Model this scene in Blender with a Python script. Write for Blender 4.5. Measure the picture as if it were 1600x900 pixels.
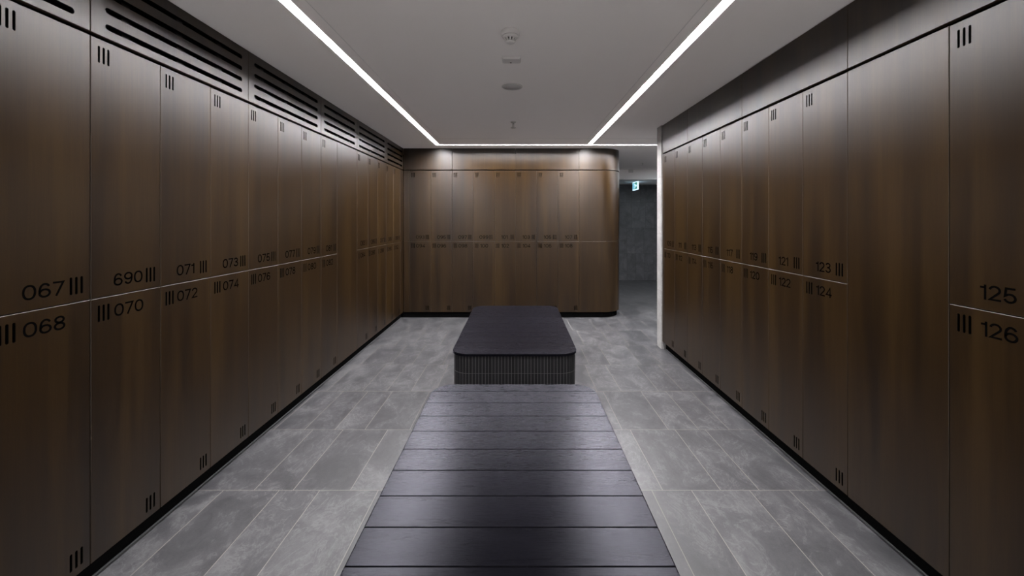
import bpy, bmesh, math, random
from mathutils import Vector
from mathutils.geometry import tessellate_polygon

for _o in list(bpy.data.objects):
    bpy.data.objects.remove(_o)
S = bpy.context.scene
COL = S.collection
R = math.radians
PI = math.pi
random.seed(7)

# ---------------------------------------------------------------- camera, light, exposure
EYE = 1.385
F_PX, VPX, VPY = 632.7, 808.2, 344.0
cam_d = bpy.data.cameras.new('camera')
cam = bpy.data.objects.new('camera', cam_d)
COL.objects.link(cam)
cam.location = (0, 0, EYE)
cam.rotation_euler = (PI / 2, 0, 0)
cam_d.sensor_fit = 'HORIZONTAL'
cam_d.sensor_width = 36.0
cam_d.lens = 36.0 * F_PX / 1600.0
cam_d.shift_x = (800.0 - VPX) / 1600.0
cam_d.shift_y = (VPY - 450.0) / 1600.0
cam_d.clip_start = 0.05
S.camera = cam

world = bpy.data.worlds.new('world')
S.world = world
world.use_nodes = True
world.node_tree.nodes['Background'].inputs[0].default_value = (0.02, 0.02, 0.022, 1)
world.node_tree.nodes['Background'].inputs[1].default_value = 1.0

STRIP_POWER = 245.0
LOBBY_FILL_POWER = 5.0
FILL_DOWNLIGHT_POWER = 190.0
PASSAGE_FILL_POWER = 90.0
STRIP_COLOR = (0.985, 0.965, 0.99, 1)
S.view_settings.view_transform = 'Standard'
S.view_settings.look = 'None'
S.view_settings.exposure = 0.0
S.view_settings.gamma = 1.0
S.view_settings.use_curve_mapping = False

# ---------------------------------------------------------------- dimensions (metres)
XL, XR, YB = -1.6147, 1.5597, 5.7367          # faces of the left, right and back locker runs
YL0, YR0, XB0 = 1.5321, 1.9123, -1.5229       # first seam of each run
W = 0.30                                      # locker width
Z_BOT, Z_SPLIT, Z_TOP = 0.0813, 1.0844, 2.0865
Z_FAS, Z_CEIL = 2.1005, 2.404
DOOR_T, GAP, BEV = 0.020, 0.0030, 0.0013
DEPTH = 0.48

# ---------------------------------------------------------------- materials
def nt(name):
    m = bpy.data.materials.new(name)
    m.use_nodes = True
    t = m.node_tree
    return m, t, t.nodes, t.links, t.nodes['Principled BSDF']

def plain(name, col, rough=0.5, metal=0.0, bump=0.0, bscale=300.0, spec=0.5):
    m, t, n, l, p = nt(name)
    p.inputs['Base Color'].default_value = (*col, 1)
    p.inputs['Roughness'].default_value = rough
    p.inputs['Metallic'].default_value = metal
    p.inputs['Specular IOR Level'].default_value = spec
    g = n.new('ShaderNodeNewGeometry')
    z = n.new('ShaderNodeTexNoise')
    z.inputs['Scale'].default_value = bscale
    z.inputs['Detail'].default_value = 3
    l.new(g.outputs['Position'], z.inputs['Vector'])
    mr = n.new('ShaderNodeMapRange')
    mr.inputs['To Min'].default_value = rough * 0.93
    mr.inputs['To Max'].default_value = min(1, rough * 1.07)
    l.new(z.outputs['Fac'], mr.inputs['Value'])
    l.new(mr.outputs['Result'], p.inputs['Roughness'])
    if bump:
        b = n.new('ShaderNodeBump')
        b.inputs['Strength'].default_value = bump
        b.inputs['Distance'].default_value = 0.001
        l.new(z.outputs['Fac'], b.inputs['Height'])
        l.new(b.outputs['Normal'], p.inputs['Normal'])
    return m

def glow(name, col, strength):
    m, t, n, l, p = nt(name)
    p.inputs['Base Color'].default_value = (0.8, 0.8, 0.8, 1)
    p.inputs['Roughness'].default_value = 0.5
    p.inputs['Emission Color'].default_value = col
    p.inputs['Emission Strength'].default_value = strength
    return m

def noise(n, l, vec, scale, detail=4.0, rough=0.5, dist=0.0):
    mp = n.new('ShaderNodeMapping')
    mp.inputs['Scale'].default_value = scale
    l.new(vec, mp.inputs['Vector'])
    z = n.new('ShaderNodeTexNoise')
    z.inputs['Scale'].default_value = 1.0
    z.inputs['Detail'].default_value = detail
    z.inputs['Roughness'].default_value = rough
    z.inputs['Distortion'].default_value = dist
    l.new(mp.outputs['Vector'], z.inputs['Vector'])
    return z.outputs['Fac']

def ramp(n, l, fac, stops):
    r = n.new('ShaderNodeValToRGB')
    e = r.color_ramp.elements
    e[0].position, e[0].color = stops[0][0], (*stops[0][1], 1)
    e[1].position, e[1].color = stops[-1][0], (*stops[-1][1], 1)
    for p_, c in stops[1:-1]:
        k = e.new(p_)
        k.color = (*c, 1)
    l.new(fac, r.inputs['Fac'])
    return r.outputs['Color']

def math_(n, l, op, a, b, clamp=False):
    m = n.new('ShaderNodeMath')
    m.operation = op
    m.use_clamp = clamp
    for i, v in enumerate((a, b)):
        if hasattr(v, 'links'):
            l.new(v, m.inputs[i])
        else:
            m.inputs[i].default_value = v
    return m.outputs[0]

def matte(name, col):
    """dead-matte finish with a faint mottle and no gloss"""
    m, t, n, l, p = nt(name)
    g = n.new('ShaderNodeNewGeometry')
    f = noise(n, l, g.outputs['Position'], (90, 90, 90), 2.0)
    c = ramp(n, l, f, [(0.2, tuple(v * 0.85 for v in col)), (0.8, tuple(v * 1.15 for v in col))])
    d = n.new('ShaderNodeBsdfDiffuse')
    l.new(c, d.inputs['Color'])
    l.new(d.outputs[0], [q for q in n if q.type == 'OUTPUT_MATERIAL'][0].inputs['Surface'])
    n.remove(p)
    return m

def lacquer(m, n, l, p, col, normal, rough, ior, sheen=(1, 1, 1, 1)):
    """stain under a satin lacquer: diffuse base, Beckmann gloss weighted by Fresnel"""
    d = n.new('ShaderNodeBsdfDiffuse')
    g = n.new('ShaderNodeBsdfAnisotropic')
    g.distribution = 'BECKMANN'
    fr = n.new('ShaderNodeFresnel')
    fr.inputs['IOR'].default_value = ior
    mx = n.new('ShaderNodeMixShader')
    l.new(col, d.inputs['Color'])
    g.inputs['Color'].default_value = sheen
    if hasattr(rough, 'links'):
        l.new(rough, g.inputs['Roughness'])
    else:
        g.inputs['Roughness'].default_value = rough
    for q in (d, g, fr):
        l.new(normal, q.inputs['Normal'])
    l.new(fr.outputs[0], mx.inputs[0])
    l.new(d.outputs[0], mx.inputs[1])
    l.new(g.outputs[0], mx.inputs[2])
    out = [q for q in n if q.type == 'OUTPUT_MATERIAL'][0]
    l.new(mx.outputs[0], out.inputs['Surface'])
    n.remove(p)

def wood(name, dark, mid, light, rough):
    """quarter-cut stained veneer: broad vertical bands plus fine grain, continuous over the whole run"""
    m, t, n, l, p = nt(name)
    g = n.new('ShaderNodeNewGeometry')
    v = g.outputs['Position']
    bands = noise(n, l, v, (9, 9, 0.55), 3.0, 0.55, 0.2)
    mid_n = noise(n, l, v, (42, 42, 1.6), 3.0, 0.6, 0.1)
    fine = noise(n, l, v, (300, 300, 8), 3.0, 0.7, 0.0)
    a = math_(n, l, 'MULTIPLY', bands, 0.58)
    b = math_(n, l, 'MULTIPLY', mid_n, 0.20)
    c = math_(n, l, 'MULTIPLY', fine, 0.22)
    s = math_(n, l, 'ADD', math_(n, l, 'ADD', a, b), c)
    col = ramp(n, l, s, [(0.38, dark), (0.50, mid), (0.62, light)])
    mr = n.new('ShaderNodeMapRange')
    mr.inputs['To Min'].default_value = rough - 0.03
    mr.inputs['To Max'].default_value = rough + 0.03
    l.new(fine, mr.inputs['Value'])
    bp = n.new('ShaderNodeBump')
    bp.inputs['Strength'].default_value = 0.10
    bp.inputs['Distance'].default_value = 0.0006
    l.new(fine, bp.inputs['Height'])
    lacquer(m, n, l, p, col, bp.outputs['Normal'], mr.outputs['Result'], 1.43)
    return m

def stone_tile(name, dark, mid, light, rough, bump=0.25):
    m, t, n, l, p = nt(name)
    g = n.new('ShaderNodeNewGeometry')
    at = n.new('ShaderNodeAttribute')
    at.attribute_name = 'tile_tone'
    off = n.new('ShaderNodeVectorMath')
    off.operation = 'MULTIPLY_ADD'
    cmb = n.new('ShaderNodeCombineXYZ')
    for i in range(3):
        l.new(at.outputs['Fac'], cmb.inputs[i])
    l.new(cmb.outputs[0], off.inputs[0])
    off.inputs[1].default_value = (37.0, 53.0, 11.0)
    l.new(g.outputs['Position'], off.inputs[2])
    v = off.outputs[0]
    big = noise(n, l, v, (4.5, 3.2, 4.5), 6.0, 0.62, 0.9)
    mid_n = noise(n, l, v, (22, 15, 22), 6.0, 0.7, 1.6)
    ridge = noise(n, l, v, (6, 4, 6), 8.0, 0.62, 2.2)
    vein = math_(n, l, 'SUBTRACT', 1.0, math_(n, l, 'MULTIPLY', math_(n, l, 'ABSOLUTE', math_(n, l, 'SUBTRACT', ridge, 0.5), 0.0), 30.0), True)
    patch = math_(n, l, 'MULTIPLY', vein, math_(n, l, 'GREATER_THAN', big, 0.47))
    speck = noise(n, l, v, (160, 160, 160), 3.0, 0.7, 0.0)
    s = math_(n, l, 'MULTIPLY', big, 0.58)
    s = math_(n, l, 'ADD', s, math_(n, l, 'MULTIPLY', mid_n, 0.24))
    s = math_(n, l, 'ADD', s, math_(n, l, 'MULTIPLY', speck, 0.14))
    s = math_(n, l, 'ADD', s, math_(n, l, 'MULTIPLY', patch, 0.10))
    s = math_(n, l, 'ADD', s, math_(n, l, 'MULTIPLY', math_(n, l, 'SUBTRACT', at.outputs['Fac'], 0.5), 0.075))
    col = ramp(n, l, s, [(0.37, dark), (0.50, mid), (0.65, light)])
    l.new(col, p.inputs['Base Color'])
    p.inputs['Roughness'].default_value = rough
    p.inputs['Specular IOR Level'].default_value = 0.6
    bp = n.new('ShaderNodeBump')
    bp.inputs['Strength'].default_value = bump
    bp.inputs['Distance'].default_value = 0.0015
    l.new(s, bp.inputs['Height'])
    l.new(bp.outputs['Normal'], p.inputs['Normal'])
    return m

def bench_wood(name):
    """black-stained boards, grain runs along X"""
    m, t, n, l, p = nt(name)
    g = n.new('ShaderNodeNewGeometry')
    at = n.new('ShaderNodeAttribute')
    at.attribute_name = 'tile_tone'
    cmb = n.new('ShaderNodeCombineXYZ')
    for i in range(3):
        l.new(at.outputs['Fac'], cmb.inputs[i])
    off = n.new('ShaderNodeVectorMath')
    off.operation = 'MULTIPLY_ADD'
    l.new(cmb.outputs[0], off.inputs[0])
    off.inputs[1].default_value = (13.0, 29.0, 7.0)
    l.new(g.outputs['Position'], off.inputs[2])
    v = off.outputs[0]
    grain = noise(n, l, v, (26, 420, 90), 4.0, 0.65, 0.25)
    broad = noise(n, l, v, (2.5, 22, 10), 3.0, 0.5, 0.4)
    s = math_(n, l, 'ADD', math_(n, l, 'MULTIPLY', grain, 0.75), math_(n, l, 'MULTIPLY', broad, 0.4))
    s = math_(n, l, 'ADD', s, math_(n, l, 'MULTIPLY', math_(n, l, 'SUBTRACT', at.outputs['Fac'], 0.5), 0.10))
    col = ramp(n, l, s, [(0.32, (0.0016, 0.0016, 0.0024)), (0.52, (0.0040, 0.0039, 0.0056)), (0.70, (0.0085, 0.0083, 0.0115))])
    mr = n.new('ShaderNodeMapRange')
    mr.inputs['From Min'].default_value = 0.3
    mr.inputs['From Max'].default_value = 0.7
    mr.inputs['To Min'].default_value = 0.32
    mr.inputs['To Max'].default_value = 0.24
    l.new(grain, mr.inputs['Value'])
    bp = n.new('ShaderNodeBump')
    bp.inputs['Strength'].default_value = 0.3
    bp.inputs['Distance'].default_value = 0.0008
    l.new(grain, bp.inputs['Height'])
    lacquer(m, n, l, p, col, bp.outputs['Normal'], mr.outputs['Result'], 1.165, (0.88, 0.88, 1.0, 1))
    return m

def tile_glaze(name):
    m, t, n, l, p = nt(name)
    at = n.new('ShaderNodeAttribute')
    at.attribute_name = 'tile_tone'
    col = ramp(n, l, at.outputs['Fac'], [(0.0, (0.007, 0.007, 0.0077)), (1.0, (0.019, 0.0185, 0.021))])
    l.new(col, p.inputs['Base Color'])
    p.inputs['Roughness'].default_value = 0.45
    return m

M = {}
M['wood'] = wood('stained_walnut_veneer', (0.0106, 0.0062, 0.0034), (0.0186, 0.0101, 0.0037), (0.0285, 0.0158, 0.0052), 0.42)
M['edge'] = plain('veneer_edge_banding', (0.040, 0.026, 0.015), 0.5)
M['black'] = matte('black_laminate', (0.004, 0.004, 0.004))
M['slot'] = matte('blackened_slot_edge', (0.004, 0.0037, 0.0035))
M['inside'] = plain('dark_locker_interior', (0.012, 0.010, 0.009), 0.7)
M['ink'] = matte('black_number_vinyl', (0.0022, 0.0021, 0.0021))
M['ceil'] = plain('matte_ceiling_paint', (0.87, 0.835, 0.82), 0.9, bump=0.03, bscale=400)
M['joint'] = plain('ceiling_joint_paint', (0.70, 0.68, 0.67), 0.9)
M['white'] = plain('white_plastic', (0.64, 0.62, 0.61), 0.45)
M['grey_grille'] = plain('grey_grille_mesh', (0.52, 0.51, 0.51), 0.7, bump=0.4, bscale=900)
M['dark_slot'] = plain('dark_detector_slot', (0.03, 0.03, 0.03), 0.7)
M['chrome'] = plain('brushed_metal', (0.55, 0.54, 0.53), 0.35, 1.0)
M['light'] = glow('led_diffuser', STRIP_COLOR, STRIP_POWER)
M['lobby_fill'] = glow('lobby_fill_diffuser', (1.0, 0.97, 0.95, 1), LOBBY_FILL_POWER)
M['passage_fill'] = glow('passage_fill_diffuser', (0.82, 0.92, 1.0, 1), PASSAGE_FILL_POWER)
M['channel'] = plain('dark_slot_baffle', (0.045, 0.045, 0.045), 0.7, spec=0.1)  # slot walls darkened to cut light spill onto the fascias
M['housing'] = plain('white_aluminium_channel', (0.80, 0.79, 0.78), 0.6)
M['floor_tile'] = stone_tile('grey_slate_tile', (0.028, 0.028, 0.030), (0.050, 0.0495, 0.0525), (0.096, 0.095, 0.097), 0.36)
M['grout'] = plain('pale_grout', (0.20, 0.189, 0.172), 0.8)
M['dark_tile'] = stone_tile('charcoal_slate_tile', (0.036, 0.036, 0.039), (0.058, 0.058, 0.062), (0.088, 0.088, 0.093), 0.5)
M['dark_grout'] = plain('charcoal_grout', (0.03, 0.03, 0.032), 0.85)
M['concrete'] = stone_tile('pale_stone_cladding', (0.25, 0.243, 0.236), (0.315, 0.308, 0.298), (0.38, 0.372, 0.362), 0.6, 0.15)
M['bench'] = bench_wood('black_stained_oak')
M['mosaic'] = tile_glaze('black_finger_mosaic')
M['mosaic_grout'] = plain('mid_grey_grout', (0.26, 0.252, 0.245), 0.8)
M['sealant'] = plain('grey_sealant', (0.14, 0.14, 0.145), 0.4)
M['sign_green'] = glow('exit_sign_green', (0.0, 0.16, 0.09, 1), 1.0)
M['sign_white'] = glow('exit_sign_white', (0.55, 0.80, 1.0, 1), 1.5)
M['sign_cyan'] = glow('exit_sign_pale', (0.16, 0.52, 0.75, 1), 1.0)

# ---------------------------------------------------------------- mesh helpers
def finish(name, bm, mats, parent=None, smooth=False):
    me = bpy.data.meshes.new(name)
    bmesh.ops.recalc_face_normals(bm, faces=bm.faces[:])
    if smooth:
        for f in bm.faces:
            f.smooth = True
    bm.to_mesh(me)
    bm.free()
    for m_ in (mats if isinstance(mats, (list, tuple)) else [mats]):
        me.materials.append(m_)
    return put(name, me, parent)

def put(name, me, parent=None):
    o = bpy.data.objects.new(name, me)
    COL.objects.link(o)
    if parent:
        o.parent = parent
    return o

def tag(o, label, cat, group=None):
    o['label'] = label
    o['category'] = cat
    if group:
        o['group'] = group
    return o

def thing(name, label, cat, loc, rz=0.0, group=None):
    o = bpy.data.objects.new(name, None)
    o.empty_display_size = 0.05
    COL.objects.link(o)
    o.location = loc
    o.rotation_euler = (0, 0, rz)
    return tag(o, label, cat, group)

def struct(o):
    o['kind'] = 'structure'
    return o

def box(bm, x0, x1, y0, y1, z0, z1, mat=0):
    v = [bm.verts.new(c) for c in ((x0, y0, z0), (x1, y0, z0), (x1, y1, z0), (x0, y1, z0),
                                   (x0, y0, z1), (x1, y0, z1), (x1, y1, z1), (x0, y1, z1))]
    fs = []
    for q in ((0, 3, 2, 1), (4, 5, 6, 7), (0, 1, 5, 4), (1, 2, 6, 5), (2, 3, 7, 6), (3, 0, 4, 7)):
        f = bm.faces.new([v[i] for i in q])
        f.material_index = mat
        fs.append(f)
    return fs

def inset(loop, d):
    """move every edge of a closed CCW loop inward by d"""
    n = len(loop)
    out = []
    for i in range(n):
        a, b, c = Vector(loop[i - 1]), Vector(loop[i]), Vector(loop[(i + 1) % n])
        e1, e2 = (b - a).normalized(), (c - b).normalized()
        n1, n2 = Vector((-e1.y, e1.x)), Vector((-e2.y, e2.x))
        k = n1 + n2
        den = max(0.25, 1 + n1.dot(n2))
        out.append(tuple(b + k * (d / den)))
    return out

def stadium(cx, cz, w, h, seg=6):
    """CCW outline of a rounded slot"""
    pts = []
    if h >= w:
        r, L_ = w / 2, h / 2 - w / 2
        for i in range(seg + 1):
            a = PI * i / seg
            pts.append((cx + r * math.cos(a), cz + L_ + r * math.sin(a)))
        for i in range(seg + 1):
            a = PI + PI * i / seg
            pts.append((cx + r * math.cos(a), cz - L_ + r * math.sin(a)))
    else:
        r, L_ = h / 2, w / 2 - h / 2
        for i in range(seg + 1):
            a = -PI / 2 + PI * i / seg
            pts.append((cx + L_ + r * math.cos(a), cz + r * math.sin(a)))
        for i in range(seg + 1):
            a = PI / 2 + PI * i / seg
            pts.append((cx - L_ + r * math.cos(a), cz + r * math.sin(a)))
    return pts

def plate(bm, outer, holes, to3, t, bev, side_mat=0, hole_mat=0, lip_mat=None):
    """solid plate with real holes; outer and holes are CCW 2-D loops; to3(u, v, w) -> 3-D, w = 0 front, w = t back"""
    fo = inset(outer, bev) if bev else outer
    fh = [inset(h, -bev) if bev else h for h in holes]
    def cap(loops, w, flip):
        vs = [[bm.verts.new(to3(p[0], p[1], w)) for p in lp] for lp in loops]
        flat = [v for lp in vs for v in lp]
        for tri in tessellate_polygon([[Vector((p[0], p[1], 0)) for p in lp] for lp in loops]):
            try:
                bm.faces.new([flat[i] for i in (tri if not flip else tri[::-1])])
            except ValueError:
                pass
        return vs
    front = cap([fo] + fh, 0.0, False)
    back = cap([outer] + holes, t, True)
    loops = [outer] + holes
    for k, lp in enumerate(loops):
        mid = [bm.verts.new(to3(p[0], p[1], bev)) for p in lp] if bev else front[k]
        n = len(lp)
        mi = side_mat if k == 0 else hole_mat
        for i in range(n):
            j = (i + 1) % n
            if bev:
                f = bm.faces.new((front[k][i], front[k][j], mid[j], mid[i]))
                f.material_index = mi if k == 0 or lip_mat is None else lip_mat
            f = bm.faces.new((mid[i], mid[j], back[k][j], back[k][i]))
            f.material_index = mi

def rect(u0, u1, v0, v1):
    return [(u0, v0), (u1, v0), (u1, v1), (u0, v1)]

FRONT = lambda u, v, w: (u, w, v)             # local frame: x to the right, z up, front face looks along -Y

def lathe(bm, prof, seg=32, cx=0.0, cy=0.0, mat=0):
    rings = []
    for r, z in prof:
        if r < 1e-6:
            rings.append([bm.verts.new((cx, cy, z))])
        else:
            rings.append([bm.verts.new((cx + r * math.cos(2 * PI * i / seg), cy + r * math.sin(2 * PI * i / seg), z)) for i in range(seg)])
    for a, b in zip(rings, rings[1:]):
        for i in range(seg):
            j = (i + 1) % seg
            q = [a[i % len(a)], a[j % len(a)], b[j % len(b)], b[i % len(b)]]
            q = list(dict.fromkeys(q))
            if len(q) > 2:
                f = bm.faces.new(q)
                f.material_index = mat

# ---------------------------------------------------------------- number glyphs (stroke centre lines, height 1)
SW = 0.132
def ell(cx, cy, rx, ry, a0, a1, n=20, p=2.25):
    pts = []
    for i in range(n + 1):
        a = R(a0 + (a1 - a0) * i / n)
        c, s = math.cos(a), math.sin(a)
        k = (abs(c) ** p + abs(s) ** p) ** (-1 / p)
        pts.append((cx + rx * c * k, cy + ry * s * k))
    return pts
h_ = SW / 2
def glyph(d):
    if d == '0':
        w = 0.78; return w, [(ell(w / 2, 0.5, w / 2 - h_, 0.5 - h_, 0, 360, 36)[:-1], True)]
    if d == '1':
        w = 0.36; return w, [([(w - h_, 0), (w - h_, 1)], False), ([(0, 0.815), (w - h_, 0.815)], False)]
    if d == '2':
        w = 0.69
        a = ell(w / 2, 0.69, w / 2 - h_, 0.31 - h_, 172, -38, 18, 2.0)
        return w, [(a + [(0.07, h_), (w, h_)], False)]
    if d == '3':
        w = 0.70
        a = ell(w / 2 - 0.01, 0.735, w / 2 - h_ - 0.03, 0.265 - h_, 165, -90, 18, 2.0)
        b = ell(w / 2, 0.285, w / 2 - h_, 0.285 - h_, 90, -168, 20, 2.0)
        return w, [([*a, (w / 2 - 0.1, 0.5265)], False), ([(w / 2 - 0.1, 0.5265), *b], False)]
    if d == '4':
        w = 0.76; return w, [([(0.56, 0), (0.56, 0.94), (0.075, 0.265), (w, 0.265)], False), ([(0.50, 0.94), (0.56, 0.94)], False)]
    if d == '5':
        w = 0.70
        b = ell(w / 2, 0.32, w / 2 - h_, 0.32 - h_, 140, -165, 22, 2.0)
        return w, [([(0.63, 1 - h_), (0.15, 1 - h_), (0.095, 0.46), *b], False)]
    if d in '69':
        w = 0.73
        b = ell(w / 2, 0.315, w / 2 - h_, 0.315 - h_, 0, 360, 28, 2.0)[:-1]
        tail = [(h_, 0.315), (h_ + 0.005, 0.50), *ell(w / 2 + 0.01, 0.56, w / 2 - h_ - 0.01, 0.44 - h_, 165, 32, 14, 2.0)]
        if d == '9':
            b = [(w - x, 1 - y) for x, y in b]; tail = [(w - x, 1 - y) for x, y in tail]
        return w, [(b, True), (tail, False)]
    if d == '7':
        w = 0.70; return w, [([(0, 1 - h_), (w - 0.06, 1 - h_), (0.20, 0)], False)]
    if d == '8':
        w = 0.72
        return w, [(ell(w / 2, 0.74, w / 2 - h_ - 0.035, 0.26 - h_, 0, 360, 24, 2.0)[:-1], True),
                   (ell(w / 2, 0.285, w / 2 - h_, 0.285 - h_, 0, 360, 28, 2.0)[:-1], True)]

def ribbon(bm, pts, closed, sw, to3, t):
    n = len(pts)
    L_, R_ = [], []
    for i in range(n):
        b = Vector(pts[i])
        a = Vector(pts[i - 1]) if (i > 0 or closed) else None
        c = Vector(pts[(i + 1) % n]) if (i < n - 1 or closed) else None
        e1 = (b - a).normalized() if a else (c - b).normalized()
        e2 = (c - b).normalized() if c else e1
        n1, n2 = Vector((-e1.y, e1.x)), Vector((-e2.y, e2.x))
        k = (n1 + n2) / max(0.35, 1 + n1.dot(n2))
        L_.append(b + k * sw / 2)
        R_.append(b - k * sw / 2)
    fv = [(bm.verts.new(to3(p.x, p.y, -t)), bm.verts.new(to3(q.x, q.y, -t))) for p, q in zip(L_, R_)]
    bv = [(bm.verts.new(to3(p.x, p.y, 0)), bm.verts.new(to3(q.x, q.y, 0))) for p, q in zip(L_, R_)]
    for i in range(n if closed else n - 1):
        j = (i + 1) % n
        bm.faces.new((fv[i][0], fv[j][0], fv[j][1], fv[i][1]))
        bm.faces.new((fv[i][0], bv[i][0], bv[j][0], fv[j][0]))
        bm.faces.new((fv[i][1], fv[j][1], bv[j][1], bv[i][1]))
    if not closed:
        for i in (0, n - 1):
            bm.faces.new((fv[i][0], fv[i][1], bv[i][1], bv[i][0]))

NUM_H = 0.050
def number_mesh(txt, u0, vc):
    bm = bmesh.new()
    u = u0 + (0.010 if txt[0] == '1' else 0.0)
    for ch in txt:
        w, strokes = glyph(ch)
        for pts, cl in strokes:
            ribbon(bm, [(u + x * NUM_H, vc - NUM_H / 2 + y * NUM_H) for x, y in pts], cl, SW * NUM_H, FRONT, 0.0006)
        u += (w + 0.125) * NUM_H
    me = bpy.data.meshes.new('number')
    bm.to_mesh(me)
    bm.free()
    me.materials.append(M['ink'])
    return me

# ---------------------------------------------------------------- room shell
def slab(name, *a, mat='ceil', kind=True):
    bm = bmesh.new()
    box(bm, *a)
    o = finish(name, bm, M[mat])
    return struct(o) if kind else o

# floor: tiles in rows 0.6 m deep, four repeating rows of mixed 200 / 300 mm widths
ROWS = [
    [-2.16, -1.85, -1.65, -1.35, -1.15, -0.856, -0.655, -0.355, -0.155, 0.145, 0.345, 0.545, 0.746, 1.043, 1.242, 1.55, 1.75, 1.95, 2.25, 2.45, 2.75, 2.95, 3.25, 3.55, 3.75, 4.05, 4.35],
    [-2.2, -1.91, -1.61, -1.407, -1.207, -1.008, -0.71, -0.51, -0.21, 0.09, 0.29, 0.49, 0.694, 1.0, 1.201, 1.402, 1.70, 1.90, 2.2, 2.4, 2.6, 2.9, 3.1, 3.4, 3.6, 3.9, 4.2],
    [-2.05, -1.745, -1.545, -1.254, -1.058, -0.86, -0.66, -0.36, -0.16, 0.04, 0.34, 0.645, 0.842, 1.145, 1.345, 1.545, 1.845, 2.045, 2.345, 2.545, 2.845, 3.045, 3.345, 3.545, 3.845, 4.145, 4.345],
    [-2.1, -1.8, -1.506, -1.22, -1.012, -0.712, -0.51, -0.31, -0.01, 0.19, 0.49, 0.689, 0.893, 1.19, 1.393, 1.69, 1.99, 2.19, 2.39, 2.69, 2.89, 3.19, 3.39, 3.69, 3.89, 4.19, 4.39],
]
def tone_layer(bm):
    return bm.faces.layers.float.new('tile_tone')
bm = bmesh.new()
tl = tone_layer(bm)
G_ = 0.0019
y, k = 2.0765 - 0.6005 * 8, 0
X0, X1, Y0, Y1 = -2.19, 4.6, -2.6, 9.32
while y < Y1:
    seq = [X0] + [x for x in ROWS[k % 4] if x > X0 + 0.02] + [X1]
    ya, yb_ = max(y, Y0), min(y + 0.6005, Y1)
    if yb_ > ya:
        for xa, xb in zip(seq, seq[1:]):
            q = [bm.verts.new(c) for c in ((xa + G_, ya + G_, 0), (xb - G_, ya + G_, 0), (xb - G_, yb_ - G_, 0), (xa + G_, yb_ - G_, 0))]
            f = bm.faces.new(q)
            f[tl] = random.random()
    y += 0.6005
    k += 1
# grout bed and slab under the tiles
for f in box(bm, X0, X1, Y0, Y1, -0.15, -0.0006, 1):
    f[tl] = 0.5
struct(finish('floor', bm, [M['floor_tile'], M['grout']]))

# ceiling with real slots for the light lines
SL, SR, SY = -1.081, 0.980, 5.487
SWD = 0.026                                    # half width of a light line
NEAR = 1.35
outer = rect(X0, X1, Y0, 8.16)
slot = [(SL - SWD, NEAR), (SL + SWD, NEAR), (SL + SWD, SY - SWD), (SR - SWD, SY - SWD), (SR - SWD, NEAR), (SR + SWD, NEAR),
        (SR + SWD, SY - SWD), (4.3, SY - SWD), (4.3, SY + SWD), (SL - SWD, SY + SWD)]
bm = bmesh.new()
plate(bm, outer, [slot], lambda u, v, w: (u, v, Z_CEIL + w), 0.14, 0, 0, 1)
struct(finish('ceiling', bm, [M['ceil'], M['channel']]))
slab('trim_1', -0.983, -0.979, NEAR, 5.055, Z_CEIL - 0.0012, Z_CEIL, mat='joint')
slab('trim_7', 0.878, 0.882, NEAR, 5.055, Z_CEIL - 0.0012, Z_CEIL, mat='joint')
slab('trim_2', -0.979, 4.0, 5.055, 5.060, Z_CEIL - 0.0012, Z_CEIL, mat='joint')

slab('wall_left', -2.30, -2.19, Y0, 6.4, 0, Z_CEIL, mat='black')
slab('wall_back', -2.19, 1.18, 6.30, 6.40, 0, Z_CEIL, mat='black')
slab('wall_right', 2.10, 2.20, Y0, 4.36, 0, Z_CEIL, mat='black')
# unseen near wall; its opening and the white lobby beyond are added as fill
bm = bmesh.new()
box(bm, -2.19, -1.25, Y0 - 0.1, Y0, 0, Z_CEIL)
box(bm, 1.20, 2.10, Y0 - 0.1, Y0, 0, Z_CEIL)
box(bm, -1.25, 1.20, Y0 - 0.1, Y0, 2.15, Z_CEIL)
struct(finish('wall_near', bm, M['ceil']))
slab('wall_added_lobby', -2.29, 2.20, -5.30, -5.20, 0, 2.6)
slab('wall_added_lobby_left', -2.29, -2.19, -5.20, Y0, 0, 2.6)
slab('wall_added_lobby_right', 2.10, 2.20, -5.20, Y0, 0, 2.6)
slab('ceiling_added_lobby', -2.19, 2.10, -5.20, Y0 - 0.1, 2.45, 2.6)
slab('floor_added_lobby', -2.19, 2.10, -5.20, Y0, -0.1, -0.0006, mat='housing')
for lx in (-1.0, 1.0):
    lp = thing('lobby_fill_panel', 'square added fill panel in the unseen lobby ceiling behind the photographer, %s one' % ('left' if lx < 0 else 'right'), 'light', (lx, -3.9, 2.45))
    bm = bmesh.new()
    box(bm, -0.55, 0.55, -0.55, 0.55, -0.012, -0.004)
    finish('diffuser', bm, M['lobby_fill'], lp)
    bm = bmesh.new()
    for q in ((-0.58, 0.58, -0.58, -0.55), (-0.58, 0.58, 0.55, 0.58), (-0.58, -0.55, -0.55, 0.55), (0.55, 0.58, -0.55, 0.55)):
        box(bm, *q, -0.016, 0)
    finish('frame', bm, M['housing'], lp)
slab('wall_passage', 1.41, 1.51, 6.42, 9.32, 0, Z_CEIL, mat='wood')
slab('wall_passage_right', X1, X1 + 0.1, 4.36, 9.42, 0, Z_CEIL, mat='dark_tile')
slab('wall_passage_near', 2.20, X1, 4.36, 4.48, 0, Z_CEIL, mat='concrete')
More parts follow.
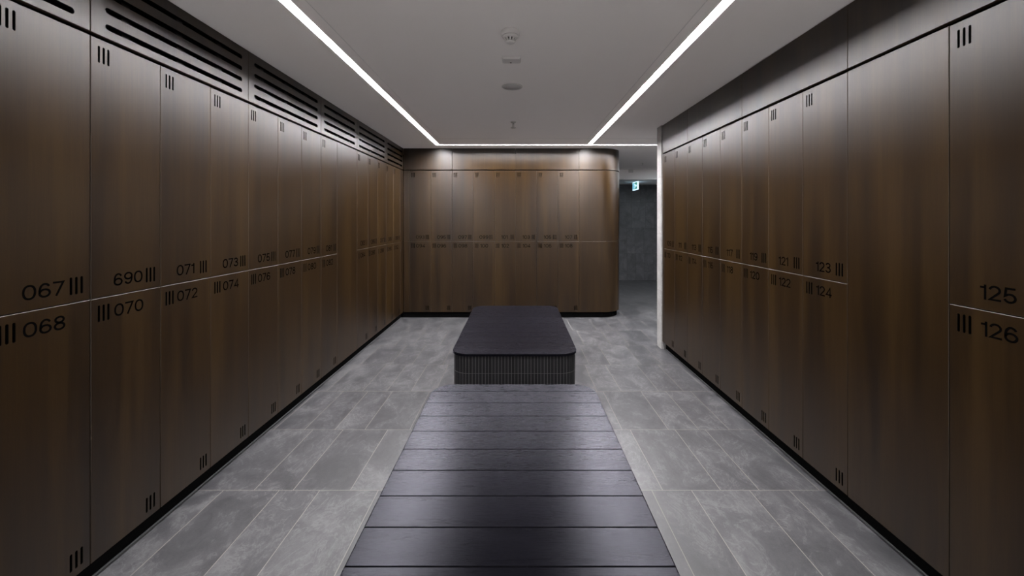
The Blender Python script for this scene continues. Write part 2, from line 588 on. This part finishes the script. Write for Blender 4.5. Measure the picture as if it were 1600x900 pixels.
# pale stone end wall that closes the right-hand run
bm = bmesh.new()
tl = tone_layer(bm)
for i, (za, zb) in enumerate(((0.0, 0.62), (0.623, 1.234), (1.237, 1.848), (1.851, Z_CEIL))):
    for f in box(bm, 1.548, 2.20, 4.357, 4.482, za, zb):
        f[tl] = (0.3, 0.62, 0.45, 0.55)[i]
for f in box(bm, 1.550, 2.198, 4.359, 4.480, 0, Z_CEIL, 1):
    f[tl] = 0.5
struct(finish('wall_end', bm, [M['concrete'], M['grout']]))
# lowered bulkhead beyond the passage and the charcoal tiled wall under it
slab('trim_3', 1.0, X1, 8.16, 9.42, EYE + 0.819, Z_CEIL + 0.1, mat='ceil')
bm = bmesh.new()
tl = tone_layer(bm)
zr = [0.0, 0.0 + 0.615, 1.205, 1.795, 2.2035]
vr = [[0.9, 1.2, 1.5, 1.80, 2.03, 2.33, 2.53, 2.73, 2.93, 3.13, 3.43, 3.63, 3.93, 4.13, 4.6],
      [0.9, 1.2, 1.5, 1.72, 2.02, 2.32, 2.52, 2.71, 2.91, 3.21, 3.41, 3.71, 3.91, 4.21, 4.6],
      [0.9, 1.2, 1.5, 1.85, 2.05, 2.35, 2.63, 2.95, 3.15, 3.45, 3.65, 3.95, 4.25, 4.6],
      [0.9, 1.2, 1.5, 1.77, 2.07, 2.27, 2.63, 2.83, 3.13, 3.33, 3.63, 3.83, 4.13, 4.6]]
for r_ in range(4):
    za, zb = zr[r_], zr[r_ + 1]
    for xa, xb in zip(vr[r_], vr[r_][1:]):
        f = bm.faces.new([bm.verts.new(c) for c in ((xa + G_, 9.3193, za + G_), (xb - G_, 9.3193, za + G_), (xb - G_, 9.3193, zb - G_), (xa + G_, 9.3193, zb - G_))])
        f[tl] = random.random()
for f in box(bm, 0.9, X1, 9.32, 9.42, 0, 2.2035, 1):
    f[tl] = 0.5
struct(finish('wall_far', bm, [M['dark_tile'], M['dark_grout']]))

slab('wall_left_near', -2.19, XL, 0.30, YL0 - W - 0.004, Z_BOT, Z_TOP, mat='wood')
slab('wall_right_near', XR, 2.10, 0.30, YR0 - W * 2.5 - 0.004, Z_BOT, Z_TOP, mat='wood')
# recessed kickboards with a thin sealant line at the floor
KR = 0.037
def kick(name, boxes, seals):
    bm = bmesh.new()
    for b in boxes:
        box(bm, *b)
    for b in seals:
        box(bm, *b, 1)
    return struct(finish(name, bm, [M['black'], M['sealant']]))
kick('baseboard_left', [(XL - KR - 0.02, XL - KR, 0.3, YB + KR, 0, Z_BOT)], [(XL - KR, XL - KR + 0.005, 0.3, YB + KR, 0, 0.004)])
kick('baseboard_right', [(XR + KR, XR + KR + 0.02, 0.3, 4.356, 0, Z_BOT)], [(XR + KR - 0.005, XR + KR, 0.3, 4.356, 0, 0.004)])

# black strip added as the shade behind the gap between doors and fascia
slab('trim_4', XL - 0.06, XL - 0.024, 0.3, YB + 0.024, Z_TOP - 0.0, Z_FAS + 0.0, mat='black')
slab('trim_5', XR + 0.024, XR + 0.06, 0.3, 4.356, Z_TOP - 0.0, Z_FAS + 0.0, mat='black')

# ---------------------------------------------------------------- light lines
def lightline(label, x0, x1, y0, y1):
    cx, cy = (x0 + x1) / 2, (y0 + y1) / 2
    t = thing('linear_ceiling_light', label, 'light', (cx, cy, Z_CEIL), 0, 'recessed light lines in the ceiling')
    e = 0.0005
    bm = bmesh.new()
    box(bm, x0 - cx + e, x1 - cx - e, y0 - cy + e, y1 - cy - e, 0.0155, 0.018)
    finish('diffuser', bm, M['light'], t)
    bm = bmesh.new()
    box(bm, x0 - cx + e, x1 - cx - e, y0 - cy + e, y1 - cy - e, 0.0185, 0.06)
    finish('channel', bm, M['housing'], t)
    return t
lightline('long white light line along the left side of the ceiling', SL - SWD, SL + SWD, NEAR, SY - SWD)
lightline('long white light line along the right side of the ceiling', SR - SWD, SR + SWD, NEAR, SY - SWD)
lightline('white light line running across the ceiling in front of the back lockers', SL - SWD, 4.3, SY - SWD, SY + SWD)

# pale bounce floor and fill downlights added behind the camera to brighten the ceiling
slab('floor_bounce', -1.55, 1.50, Y0, 0.25, 0.0002, 0.006, mat='housing')
for i, (lx, ly) in enumerate(((-0.95, -1.7), (0.85, -1.7), (-0.95, -0.5), (0.85, -0.5))):
    dl = thing('fill_downlight', 'added round fill lamp, unseen behind the photographer, %s %s' % (('back', 'front')[i // 2], ('left', 'right')[i % 2]), 'light', (lx, ly, Z_CEIL))
    bm = bmesh.new()
    lathe(bm, [(0.050, 0), (0.062, 0), (0.062, -0.003), (0.052, -0.005), (0.050, 0)], 32)
    finish('trim_ring', bm, M['housing'], dl, True)
    bm = bmesh.new()
    lathe(bm, [(0, -0.0002), (0.049, -0.0002), (0.049, -0.0012), (0, -0.0012)], 32)
    finish('lens', bm, M['lobby_fill'], dl)
    ld = bpy.data.lights.new('fill_downlight_beam', 'SPOT')
    ld.energy = FILL_DOWNLIGHT_POWER
    ld.spot_size = R(78)
    ld.spot_blend = 0.5
    ld.shadow_soft_size = 0.04
    lo = bpy.data.objects.new('fill_downlight_beam', ld)
    COL.objects.link(lo)
    lo.parent = dl
    lo.location = (0, 0, -0.05)

# added cool fill line hidden behind the stone pier to brighten passage and bulkhead
pl = thing('linear_ceiling_light', 'added cool fill line in the passage ceiling, hidden behind the stone pier', 'light', (3.35, 6.8, Z_CEIL), 0, 'recessed light lines in the ceiling')
bm = bmesh.new()
box(bm, -0.03, 0.03, -1.1, 1.1, -0.010, -0.002)
finish('diffuser', bm, M['passage_fill'], pl)
bm = bmesh.new()
for q in ((-0.036, -0.0305, -1.106, 1.106), (0.0305, 0.036, -1.106, 1.106)):
    box(bm, *q, -0.012, 0)
finish('channel', bm, M['housing'], pl)

# ---------------------------------------------------------------- lockers
ZU = Z_TOP - Z_SPLIT                            # height of an upper locker (base = split line)
ZL_ = Z_SPLIT - Z_BOT
SLOT_W, SLOT_H = 0.0062, 0.062
def slot3(u_list, vc):
    return [stadium(u, vc, SLOT_W, SLOT_H) for u in u_list]
LEFT_U = [-W / 2 + d for d in (0.031, 0.049, 0.067)]
RIGHT_U = [W / 2 - d for d in (0.067, 0.049, 0.031)]
def door_mesh(h):
    """base of the door at v = 0; slots top left and bottom right"""
    bm = bmesh.new()
    plate(bm, rect(-W / 2 + GAP / 2, W / 2 - GAP / 2, 0.0015, h - 0.0015),
          slot3(LEFT_U, h - 0.061) + slot3(RIGHT_U, 0.061), FRONT, DOOR_T, BEV, 1, 2, 2)
    bmesh.ops.recalc_face_normals(bm, faces=bm.faces[:])
    me = bpy.data.meshes.new('door')
    bm.to_mesh(me)
    bm.free()
    me.materials.append(M['wood'])
    me.materials.append(M['edge'])
    me.materials.append(M['slot'])
    return me
def carcass_mesh(h):
    bm = bmesh.new()
    a, b, t = -W / 2 + 0.0012, W / 2 - 0.0012, 0.015
    y0, y1 = DOOR_T + 0.002, DEPTH
    box(bm, a, a + t, y0, y1, 0.001, h - 0.001)
    box(bm, b - t, b, y0, y1, 0.001, h - 0.001)
    box(bm, a + t, b - t, y0, y1, 0.001, 0.001 + t)
    box(bm, a + t, b - t, y0, y1, h - 0.001 - t, h - 0.001)
    box(bm, a + t, b - t, y1 - t, y1, 0.001 + t, h - 0.001 - t)
    bmesh.ops.recalc_face_normals(bm, faces=bm.faces[:])
    me = bpy.data.meshes.new('carcass')
    bm.to_mesh(me)
    bm.free()
    me.materials.append(M['inside'])
    return me
DM = {'u': door_mesh(ZU), 'l': door_mesh(ZL_)}
CM = {'u': carcass_mesh(ZU), 'l': carcass_mesh(ZL_)}

def locker(num, row, x, y, rz, where, group):
    label = 'dark brown wood locker numbered %s, %s row %s' % (num, 'upper' if row == 'u' else 'lower', where)
    t = thing('locker', label, 'locker', (x, y, Z_SPLIT if row == 'u' else Z_BOT), rz, group)
    put('carcass', CM[row], t)
    d = put('door', DM[row], t)
    if row == 'u':
        me = number_mesh(num, W / 2 - 0.212, 0.061)
    else:
        me = number_mesh(num, -W / 2 + 0.0905, ZL_ - 0.062)
    put('number', me, d)
    return t

def column(a, b, x, y, rz, where, run):
    locker(a, 'u', x, y, rz, where, 'lockers on the ' + run)
    locker(b, 'l', x, y, rz, where, 'lockers on the ' + run)

LA, RA = PI / 2, -PI / 2
odd = ['067', '690', '071', '073', '075', '077', '079', '081']
for i, o_ in enumerate(odd):
    column(o_, '%03d' % (68 + 2 * i), XL, YL0 + W * (i - 0.5), LA, 'of the near left run', 'left wall')
for i in range(5):
    column('%03d' % (83 + 2 * i), '%03d' % (84 + 2 * i), XL, YL0 + W * (9 + i), LA, 'of the far left run', 'left wall')
for i in range(8):
    column('%03d' % (93 + 2 * i), '%03d' % (94 + 2 * i), XB0 + W * (i + 0.5), YB, 0, 'on the back wall', 'back wall')
for i in range(8):
    column('%03d' % (109 + 2 * i), '%03d' % (110 + 2 * i), XR, YR0 + W * (7.5 - i), RA, 'on the right wall', 'right wall')
column('125', '126', XR, YR0 + W * -2, RA, 'nearest on the right wall', 'right wall')

# ---------------------------------------------------------------- blank panels, fillers, fascias
def flat_panel(name, label, cat, width, z0, z1, x, y, rz, holes=(), group=None, gap=GAP, backing=False):
    """front face on the run's plane, base at (x, y, z0)"""
    bm = bmesh.new()
    plate(bm, rect(-width / 2 + gap / 2, width / 2 - gap / 2, 0.0, z1 - z0), list(holes), FRONT, DOOR_T, min(BEV, width / 8), 1, 2, 2)
    if not backing:
        o = finish(name, bm, [M['wood'], M['edge']])
        o.location = (x, y, z0)
        o.rotation_euler = (0, 0, rz)
        return tag(o, label, cat, group)
    t = thing(name, label, cat, (x, y, z0), rz, group)
    finish('panel', bm, [M['wood'], M['edge'], M['slot']], t)
    bm = bmesh.new()
    a, b = -width / 2 + 0.003, width / 2 - 0.003
    h = z1 - z0
    box(bm, a, b, 0.30, 0.32, 0.002, h - 0.002)
    box(bm, a, b, DOOR_T, 0.30, 0.002, 0.010)
    box(bm, a, b, DOOR_T, 0.30, h - 0.010, h - 0.002)
    box(bm, a, a + 0.010, DOOR_T, 0.30, 0.010, h - 0.010)
    box(bm, b - 0.010, b, DOOR_T, 0.30, 0.010, h - 0.010)
    finish('plenum_box', bm, M['inside'], t)
    for u in (-0.29, -0.02, 0.24):
        if abs(u) < width / 2 - 0.06:
            bm = bmesh.new()
            box(bm, u - 0.018, u + 0.018, DOOR_T + 0.001, DOOR_T + 0.020, 0.012, h - 0.012)
            finish('batten', bm, M['inside'], t)
    return t

flat_panel('blank_panel', 'plain wood panel without numbers between lockers 081 and 083', 'panel', 0.45, Z_BOT, Z_TOP, XL, YL0 + W * 7.75, LA)
flat_panel('blank_panel', 'wide plain wood panel without numbers between lockers 123 and 125', 'panel', 0.45, Z_BOT, Z_TOP, XR, YR0 - 0.225, RA)
yc = YL0 + W * 13.5
for nm, za, zb in (('upper', Z_SPLIT + 0.0015, Z_TOP), ('lower', Z_BOT, Z_SPLIT - 0.0015)):
    flat_panel('filler_panel', '%s narrow wood filler strip ending the left wall run at the corner' % nm, 'panel', YB - yc, za, zb, XL, (YB + yc) / 2, LA)
    flat_panel('filler_panel', '%s narrow wood filler strip starting the back wall run at the corner' % nm, 'panel', XB0 - XL - 0.004, za, zb, (XL + XB0) / 2 + 0.001, YB, 0)
ye = YR0 + W * 8
flat_panel('filler_panel', 'thin wood end strip between lockers 109 and 110 and the pale stone pier', 'panel', 4.356 - ye, Z_BOT, Z_TOP, XR, (4.356 + ye) / 2, RA)

def grille_slots(width):
    return [stadium(0, EYE + zc - Z_FAS, width - 0.112, 0.0215) for zc in (0.760, 0.825, 0.890, 0.956)]
VL = ['nearest slotted wood vent panel above lockers 067 and 068, cut by the left edge',
      'slotted wood vent panel above lockers 690 to 073 on the left wall',
      'slotted wood vent panel above lockers 075 to 079 on the left wall',
      'slotted wood vent panel above locker 081 and the plain left panel',
      'slotted wood vent panel above lockers 083 to 087 on the left wall',
      'short slotted wood vent panel above lockers 089 and 091 by the left corner']
VN = [-3, 0, 3, 6, 8.5, 11.5, (YB - YL0) / W]
for lab, a, b in zip(VL, VN, VN[1:]):
    wd = (b - a) * W
    flat_panel('vent_panel', lab, 'vent panel', wd, Z_FAS, Z_CEIL - 0.002, XL, YL0 + W * (a + b) / 2, LA,
               grille_slots(wd), 'slotted vent panels along the left wall', backing=True)
FR = [('plain wood fascia panel above lockers 109 and 111 on the right wall', (4.356 - YR0) / W, 6),
      ('plain wood fascia panel above lockers 113, 115 and 117 on the right wall', 6, 3),
      ('plain wood fascia panel above lockers 119, 121 and 123 on the right wall', 3, 0),
      ('nearest plain wood fascia panel above locker 125 and the blank right panel', 0, -3)]
for lab, b, a in FR:
    flat_panel('fascia_panel', lab, 'panel', (b - a) * W, Z_FAS, Z_CEIL - 0.002, XR, YR0 + W * (a + b) / 2, RA, group='plain fascia panels above the lockers')
FB = [('plain wood fascia panel above lockers 093 and 095 in the left corner', XL + 0.004, XB0 + 2 * W),
      ('plain wood fascia panel above lockers 097, 099 and 101', XB0 + 2 * W, XB0 + 5 * W),
      ('plain wood fascia panel above lockers 103, 105 and 107', XB0 + 5 * W, XB0 + 8 * W)]
for lab, a, b in FB:
    flat_panel('fascia_panel', lab, 'panel', b - a, Z_FAS, Z_CEIL - 0.002, (a + b) / 2, YB, 0, group='plain fascia panels above the lockers')

# curved end of the back run
XC0, RC = XB0 + 8 * W, 0.31
CX = 1.503 - RC * 0.97
def curve_path(inset_, y_end=6.40, x0=XC0):
    r = RC - inset_
    pts = [(x0 + (CX - x0) * (i / 12), YB + inset_) for i in range(12)]
    for i in range(49):
        a = -PI / 2 + PI / 2 * i / 48
        pts.append((CX + r * math.cos(a), YB + RC + r * math.sin(a)))
    pts.append((CX + r, y_end))
    return pts
def curved(name, z0, z1, mats, ins=0.0, t=DOOR_T, x0=XC0 + GAP / 2):
    bm = bmesh.new()
    b = 0.0013 if ins == 0.0 else 0.0
    P = [curve_path(ins + b, x0=x0 + b), curve_path(ins, x0=x0), curve_path(ins + t, x0=x0)]
    n = len(P[0])
    # bevelled section: back-bottom, outer bottom, face bottom, face top, outer top, back top
    sec = [(2, z0), (1, z0), (1, z0 + b), (1, z1 - b), (1, z1), (2, z1)]
    if b:
        sec = [(2, z0), (0, z0), (1, z0 + b), (1, z1 - b), (0, z1), (2, z1)]
    for j in range(len(sec)):
        k = (j + 1) % len(sec)
        A = [[bm.verts.new((P[q][i][0], P[q][i][1], z)) for q, z in (sec[j], sec[k])] for i in range(n)]
        for i in range(n - 1):
            f = bm.faces.new((A[i][0], A[i + 1][0], A[i + 1][1], A[i][1]))
            f.material_index = 0 if j == 2 else min(1, len(mats) - 1)
            f.smooth = (j == 2)
    for i in (0, n - 1):
        f = bm.faces.new([bm.verts.new((P[q][i][0], P[q][i][1], z)) for q, z in sec])
        f.material_index = min(1, len(mats) - 1)
    return finish(name, bm, mats)
tag(curved('curved_panel', Z_SPLIT + 0.0015, Z_TOP, [M['wood'], M['edge']]), 'upper curved wood panel wrapping the corner beside locker 107', 'panel')
tag(curved('curved_panel', Z_BOT, Z_SPLIT - 0.0015, [M['wood'], M['edge']]), 'lower curved wood panel wrapping the corner beside locker 108', 'panel')
tag(curved('fascia_panel', Z_FAS, Z_CEIL - 0.002, [M['wood'], M['edge']]), 'curved wood fascia wrapping the corner under the ceiling', 'panel')
o = curved('baseboard_back', 0, Z_BOT, [M['black'], M['black']], ins=KR - 0.002, x0=XL - KR + 0.001)
struct(o)
o = curved('trim_6', Z_TOP, Z_FAS, [M['black'], M['black']], ins=0.026, x0=XL - 0.02)  # black strip added as shade in the back and curved gap
struct(o)

# ---------------------------------------------------------------- benches
BH, BWD, BR, BX = 0.450, 0.897, 0.12, -0.019
def rrect(x0, x1, y0, y1, r, seg=10):
    pts = []
    for cx, cy, a0 in ((x1 - r, y1 - r, 0), (x0 + r, y1 - r, 90), (x0 + r, y0 + r, 180), (x1 - r, y0 + r, 270)):
        for i in range(seg + 1):
            a = R(a0 + 90 * i / seg)
            pts.append((cx + r * math.cos(a), cy + r * math.sin(a)))
    return pts
def prism(bm, loop, z0, z1, ch, tl=None, tone=0.5, mat=0, ins=None):
    ins = ins or inset(loop, ch)
    lv = [[bm.verts.new((*p, z)) for p in lp] for lp, z in ((loop, z0), (loop, z1 - ch), (ins, z1))]
    n = len(loop)
    fs = [bm.faces.new(lv[2]), bm.faces.new(lv[0][::-1])]
    for a, b in ((0, 1), (1, 2)):
        for i in range(n):
            j = (i + 1) % n
            fs.append(bm.faces.new((lv[a][i], lv[a][j], lv[b][j], lv[b][i])))
    for f in fs:
        f.material_index = mat
        if tl is not None:
            f[tl] = tone

def bench(label, y0, y1, joints):
    L_ = y1 - y0
    yc_ = (y0 + y1) / 2
    t = thing('bench', label, 'bench', (BX, yc_, 0), 0, 'low benches down the middle of the room')
    hw = BWD / 2
    def half(yy):
        d = min(yy - (y0 - yc_), (y1 - yc_) - yy)
        if d >= BR:
            return hw
        d = max(0.0, d)
        return hw - BR + math.sqrt(max(0, BR * BR - (BR - d) ** 2))
    bm = bmesh.new()
    tl = tone_layer(bm)
    cuts = [y0] + joints + [y1]
    for a, b in zip(cuts, cuts[1:]):
        a_, b_ = a - yc_ + (0.0010 if a > y0 else 0.0), b - yc_ - (0.0010 if b < y1 else 0.0)
        ys = [a_, b_]
        lo, hi = y0 - yc_, y1 - yc_
        for i in range(0, 13):
            th = PI / 2 * i / 12
            for c in (lo + BR * (1 - math.cos(th)), hi - BR * (1 - math.cos(th))):
                if a_ + 0.002 < c < b_ - 0.002:
                    ys.append(c)
        ys = sorted(ys)
        lp = [(half(q), q) for q in ys] + [(-half(q), q) for q in reversed(ys)]
        ca, cb = (0.0018 if a > y0 else 0.0036), (0.0018 if b < y1 else 0.0036)
        top = [(px - math.copysign(0.0036, px), min(max(py, a_ + ca), b_ - cb)) for px, py in lp]
        top = [(px, py + (1e-5 * i if i < len(lp) // 2 else 1e-5 * (len(lp) - 1 - i))) for i, (px, py) in enumerate(top)]
        prism(bm, lp, BH - 0.0175, BH, 0.0022, tl, random.random(), 0, top)
    finish('bench_top', bm, M['bench'], t)
    # finger-mosaic plinth: real tiles set on a grout core
    bm = bmesh.new()
    tl = tone_layer(bm)
    ins = 0.009
    core = rrect(-hw + ins + 0.002, hw - ins - 0.002, -L_ / 2 + ins + 0.002, L_ / 2 - ins - 0.002, BR - ins - 0.002, 12)
    prism(bm, core, 0.0, BH - 0.018, 0.0001, tl, 0.5, 1)
    path = rrect(-hw + ins, hw - ins, -L_ / 2 + ins, L_ / 2 - ins, BR - ins, 24)
    P = [Vector(p) for p in path]
    P = [p for i, p in enumerate(P) if (p - P[i - 1]).length > 1e-6]
    cum = [0.0]
    for a, b in zip(P, P[1:] + P[:1]):
        cum.append(cum[-1] + (b - a).length)
    tot = cum[-1]
    n = round(tot / 0.0229)
    st = tot / n
    def at(s):
        s %= tot
        lo_ = 0
        hi_ = len(cum) - 1
        while hi_ - lo_ > 1:
            m_ = (lo_ + hi_) // 2
            if cum[m_] <= s: lo_ = m_
            else: hi_ = m_
        a, b = P[lo_], P[(lo_ + 1) % len(P)]
        return a + (b - a) * ((s - cum[lo_]) / max(1e-9, cum[lo_ + 1] - cum[lo_]))
    for za, zb in ((0.0, 0.0135), (0.0160, 0.1605), (0.1630, 0.3085), (0.3115, BH - 0.018)):
        for k_ in range(n):
            a, b = at(k_ * st + 0.0015), at((k_ + 1) * st - 0.0015)
            e = (b - a).normalized()
            nrm = Vector((e.y, -e.x))
            ia, ib = a - nrm * 0.004, b - nrm * 0.004
            vs = [bm.verts.new((*p, z)) for z in (za, zb) for p in (a, b, ib, ia)]
            tone = random.random()
            for q in ((0, 1, 5, 4), (1, 2, 6, 5), (3, 0, 4, 7), (4, 5, 6, 7), (0, 3, 2, 1)):
                f = bm.faces.new([vs[i] for i in q])
                f[tl] = tone
    finish('tiled_base', bm, [M['mosaic'], M['mosaic_grout']], t)
    return t
bench('black slatted bench in the foreground, its near end out of frame', 0.72, 2.311, [0.813 + 0.14 * i for i in range(11)])
bench('black slatted bench on a black mosaic plinth, farther one by the back lockers', 2.83, 4.425, [2.956 + 0.14 * i for i in range(11)])

# ---------------------------------------------------------------- ceiling fittings
# smoke detector
t = thing('smoke_detector', 'round white smoke detector hanging from the middle of the ceiling', 'smoke detector', (-0.037, 2.19, Z_CEIL))
bm = bmesh.new()
lathe(bm, [(0, 0), (0.051, 0), (0.052, -0.004), (0.050, -0.020), (0.046, -0.024), (0, -0.024)], 40)
finish('mounting_base', bm, M['white'], t, True)
bm = bmesh.new()
lathe(bm, [(0, -0.0242), (0.044, -0.0242), (0.044, -0.030), (0.034, -0.036), (0.026, -0.037), (0, -0.037)], 40)
finish('collar', bm, M['white'], t, True)
bm = bmesh.new()
for i in range(10):
    a = 2 * PI * i / 10 + 0.31
    c, s = math.cos(a), math.sin(a)
    w = 0.005
    vs = []
    for r, z in ((0.034, -0.0355), (0.025, -0.053), (0.029, -0.0355), (0.020, -0.053)):
        for q in (-w, w):
            vs.append(bm.verts.new((r * c - q * s, r * s + q * c, z)))
    for q in ((0, 1, 3, 2), (4, 6, 7, 5), (0, 2, 6, 4), (1, 5, 7, 3), (2, 3, 7, 6), (0, 4, 5, 1)):
        bm.faces.new([vs[j] for j in q])
cage = finish('cage', bm, M['white'], t)
bm = bmesh.new()
lathe(bm, [(0, -0.037), (0.026, -0.037), (0.018, -0.0525), (0, -0.0525)], 32)
finish('sensing_chamber', bm, M['dark_slot'], t, True)
bm = bmesh.new()
lathe(bm, [(0, -0.0526), (0.0265, -0.0526), (0.0262, -0.057), (0.020, -0.0615), (0.010, -0.063), (0, -0.0632)], 40)
finish('cap', bm, M['white'], t, True)

# motion sensor
t = thing('motion_sensor', 'flat rectangular white sensor on the ceiling behind the smoke detector', 'sensor', (-0.037, 2.555, Z_CEIL))
bm = bmesh.new()
a = [bm.verts.new(c) for c in ((-0.060, -0.045, 0), (0.060, -0.045, 0), (0.060, 0.045, 0), (-0.060, 0.045, 0))]
b = [bm.verts.new(c) for c in ((-0.0585, -0.044, -0.009), (0.0585, -0.044, -0.009), (0.0585, 0.044, -0.009), (-0.0585, 0.044, -0.009))]
c_ = [bm.verts.new(c) for c in ((-0.050, -0.036, -0.017), (0.050, -0.036, -0.017), (0.050, 0.036, -0.017), (-0.050, 0.036, -0.017))]
bm.faces.new(a); bm.faces.new(c_)
for p, q in ((a, b), (b, c_)):
    for i in range(4):
        bm.faces.new((p[i], p[(i + 1) % 4], q[(i + 1) % 4], q[i]))
finish('cover', bm, M['white'], t)
bm = bmesh.new()
lathe(bm, [(0, -0.0171), (0.006, -0.0171), (0.004, -0.019), (0, -0.0195)], 20, -0.004, 0.022)
finish('lens', bm, M['dark_slot'], t, True)

# ceiling speaker
t = thing('ceiling_speaker', 'flush round speaker with a grey grille in the ceiling', 'speaker', (-0.040, 3.09, Z_CEIL))
bm = bmesh.new()
lathe(bm, [(0.068, 0), (0.080, 0), (0.080, -0.003), (0.076, -0.006), (0.070, -0.006), (0.068, -0.003), (0.068, 0)], 48)
finish('rim', bm, M['white'], t, True)
bm = bmesh.new()
lathe(bm, [(0, -0.0004), (0.0675, -0.0004), (0.0675, -0.0035), (0, -0.0042)], 48)
finish('grille', bm, M['grey_grille'], t, True)

# sprinklers
def sprinkler(label, x, y):
    t = thing('sprinkler', label, 'sprinkler', (x, y, Z_CEIL), 0, 'fire sprinklers in the ceiling')
    bm = bmesh.new()
    lathe(bm, [(0, 0), (0.029, 0), (0.027, -0.005), (0.012, -0.008), (0, -0.008)], 28)
    finish('rosette', bm, M['chrome'], t, True)
    bm = bmesh.new()
    lathe(bm, [(0, -0.008), (0.008, -0.008), (0.008, -0.022), (0.004, -0.024), (0.004, -0.058), (0, -0.058)], 16)
    for s in (-1, 1):
        box(bm, s * 0.010 - 0.0015, s * 0.010 + 0.0015, -0.002, 0.002, -0.050, -0.018)
    finish('frame', bm, M['chrome'], t)
    bm = bmesh.new()
    lathe(bm, [(0, -0.0582), (0.028, -0.0582), (0.028, -0.0602), (0, -0.0602)], 28)
    finish('deflector', bm, M['chrome'], t)
    return t
sprinkler('small metal fire sprinkler on the ceiling over the far bench', -0.041, 4.21)
sprinkler('small metal fire sprinkler on the passage ceiling near the exit sign', 2.24, 7.24).scale = (0.6, 0.6, 0.6)

# white box high on the bulkhead
t = thing('wall_sensor', 'small white sensor box high on the bulkhead above the exit sign', 'sensor', (2.285, 8.16, EYE + 0.955))
bm = bmesh.new()
box(bm, -0.045, 0.045, -0.035, 0, 0, 0.062)
bmesh.ops.bevel(bm, geom=bm.edges[:], offset=0.006, segments=2, affect='EDGES')
finish('housing', bm, M['white'], t)
bm = bmesh.new()
box(bm, -0.025, 0.025, -0.039, -0.0352, 0.010, 0.028)
finish('lens', bm, M['white'], t)

# exit sign hung under the bulkhead soffit, face towards the lockers
zs0, zs1 = EYE + 0.645, EYE + 0.8165
t = thing('exit_sign', 'lit green exit sign hanging in the dark passage beyond the lockers', 'sign', (2.526, 8.685, zs0))
hS, lS = zs1 - zs0, 0.185
bm = bmesh.new()
box(bm, 0, 0.024, -lS, lS, 0, hS)
finish('light_box', bm, M['sign_white'], t)
SIGN = lambda u, v, w: (-0.0004 - w, -u, v)       # u to the right as seen from the lockers side
def sign_poly(bm, pts, w):
    bm.faces.new([bm.verts.new(SIGN(p[0], p[1], w)) for p in pts])
    bm.faces.new([bm.verts.new(SIGN(p[0], p[1], w - 0.0006)) for p in reversed(pts)])
bm = bmesh.new()
plate(bm, rect(-lS + 0.012, lS - 0.03, 0.022, hS - 0.012), [], lambda u, v, w: (-0.0020 + w, -u, v), 0.0018, 0)
finish('green_panel', bm, M['sign_green'], t)
bm = bmesh.new()
plate(bm, rect(-lS + 0.022, -0.055, 0.026, hS - 0.020), [], lambda u, v, w: (-0.0032 + w, -u, v), 0.001, 0)
finish('doorway_symbol', bm, M['sign_cyan'], t)
bm = bmesh.new()
man = lambda pts, s=0.011: ribbon(bm, pts, False, s, lambda u, v, w: (-0.0036 + w, -u, v), 0.0005)
man([(0.005, 0.088), (-0.006, 0.120)], 0.020)
man([(0.005, 0.085), (-0.018, 0.066), (-0.016, 0.034)], 0.012)
man([(0.008, 0.085), (0.024, 0.058), (0.048, 0.050)], 0.012)
man([(-0.006, 0.118), (-0.030, 0.105), (-0.040, 0.118)], 0.009)
man([(-0.004, 0.118), (0.018, 0.112), (0.026, 0.092)], 0.009)
ribbon(bm, ell(-0.012, 0.137, 0.005, 0.005, 0, 360, 12, 2.0)[:-1], True, 0.009, lambda u, v, w: (-0.0036 + w, -u, v), 0.0005)
finish('running_figure', bm, M['sign_white'], t)
bm = bmesh.new()
man([(0.125, 0.090), (0.078, 0.090)], 0.016)
man([(0.100, 0.118), (0.074, 0.090), (0.100, 0.062)], 0.014)
finish('arrow', bm, M['sign_white'], t)
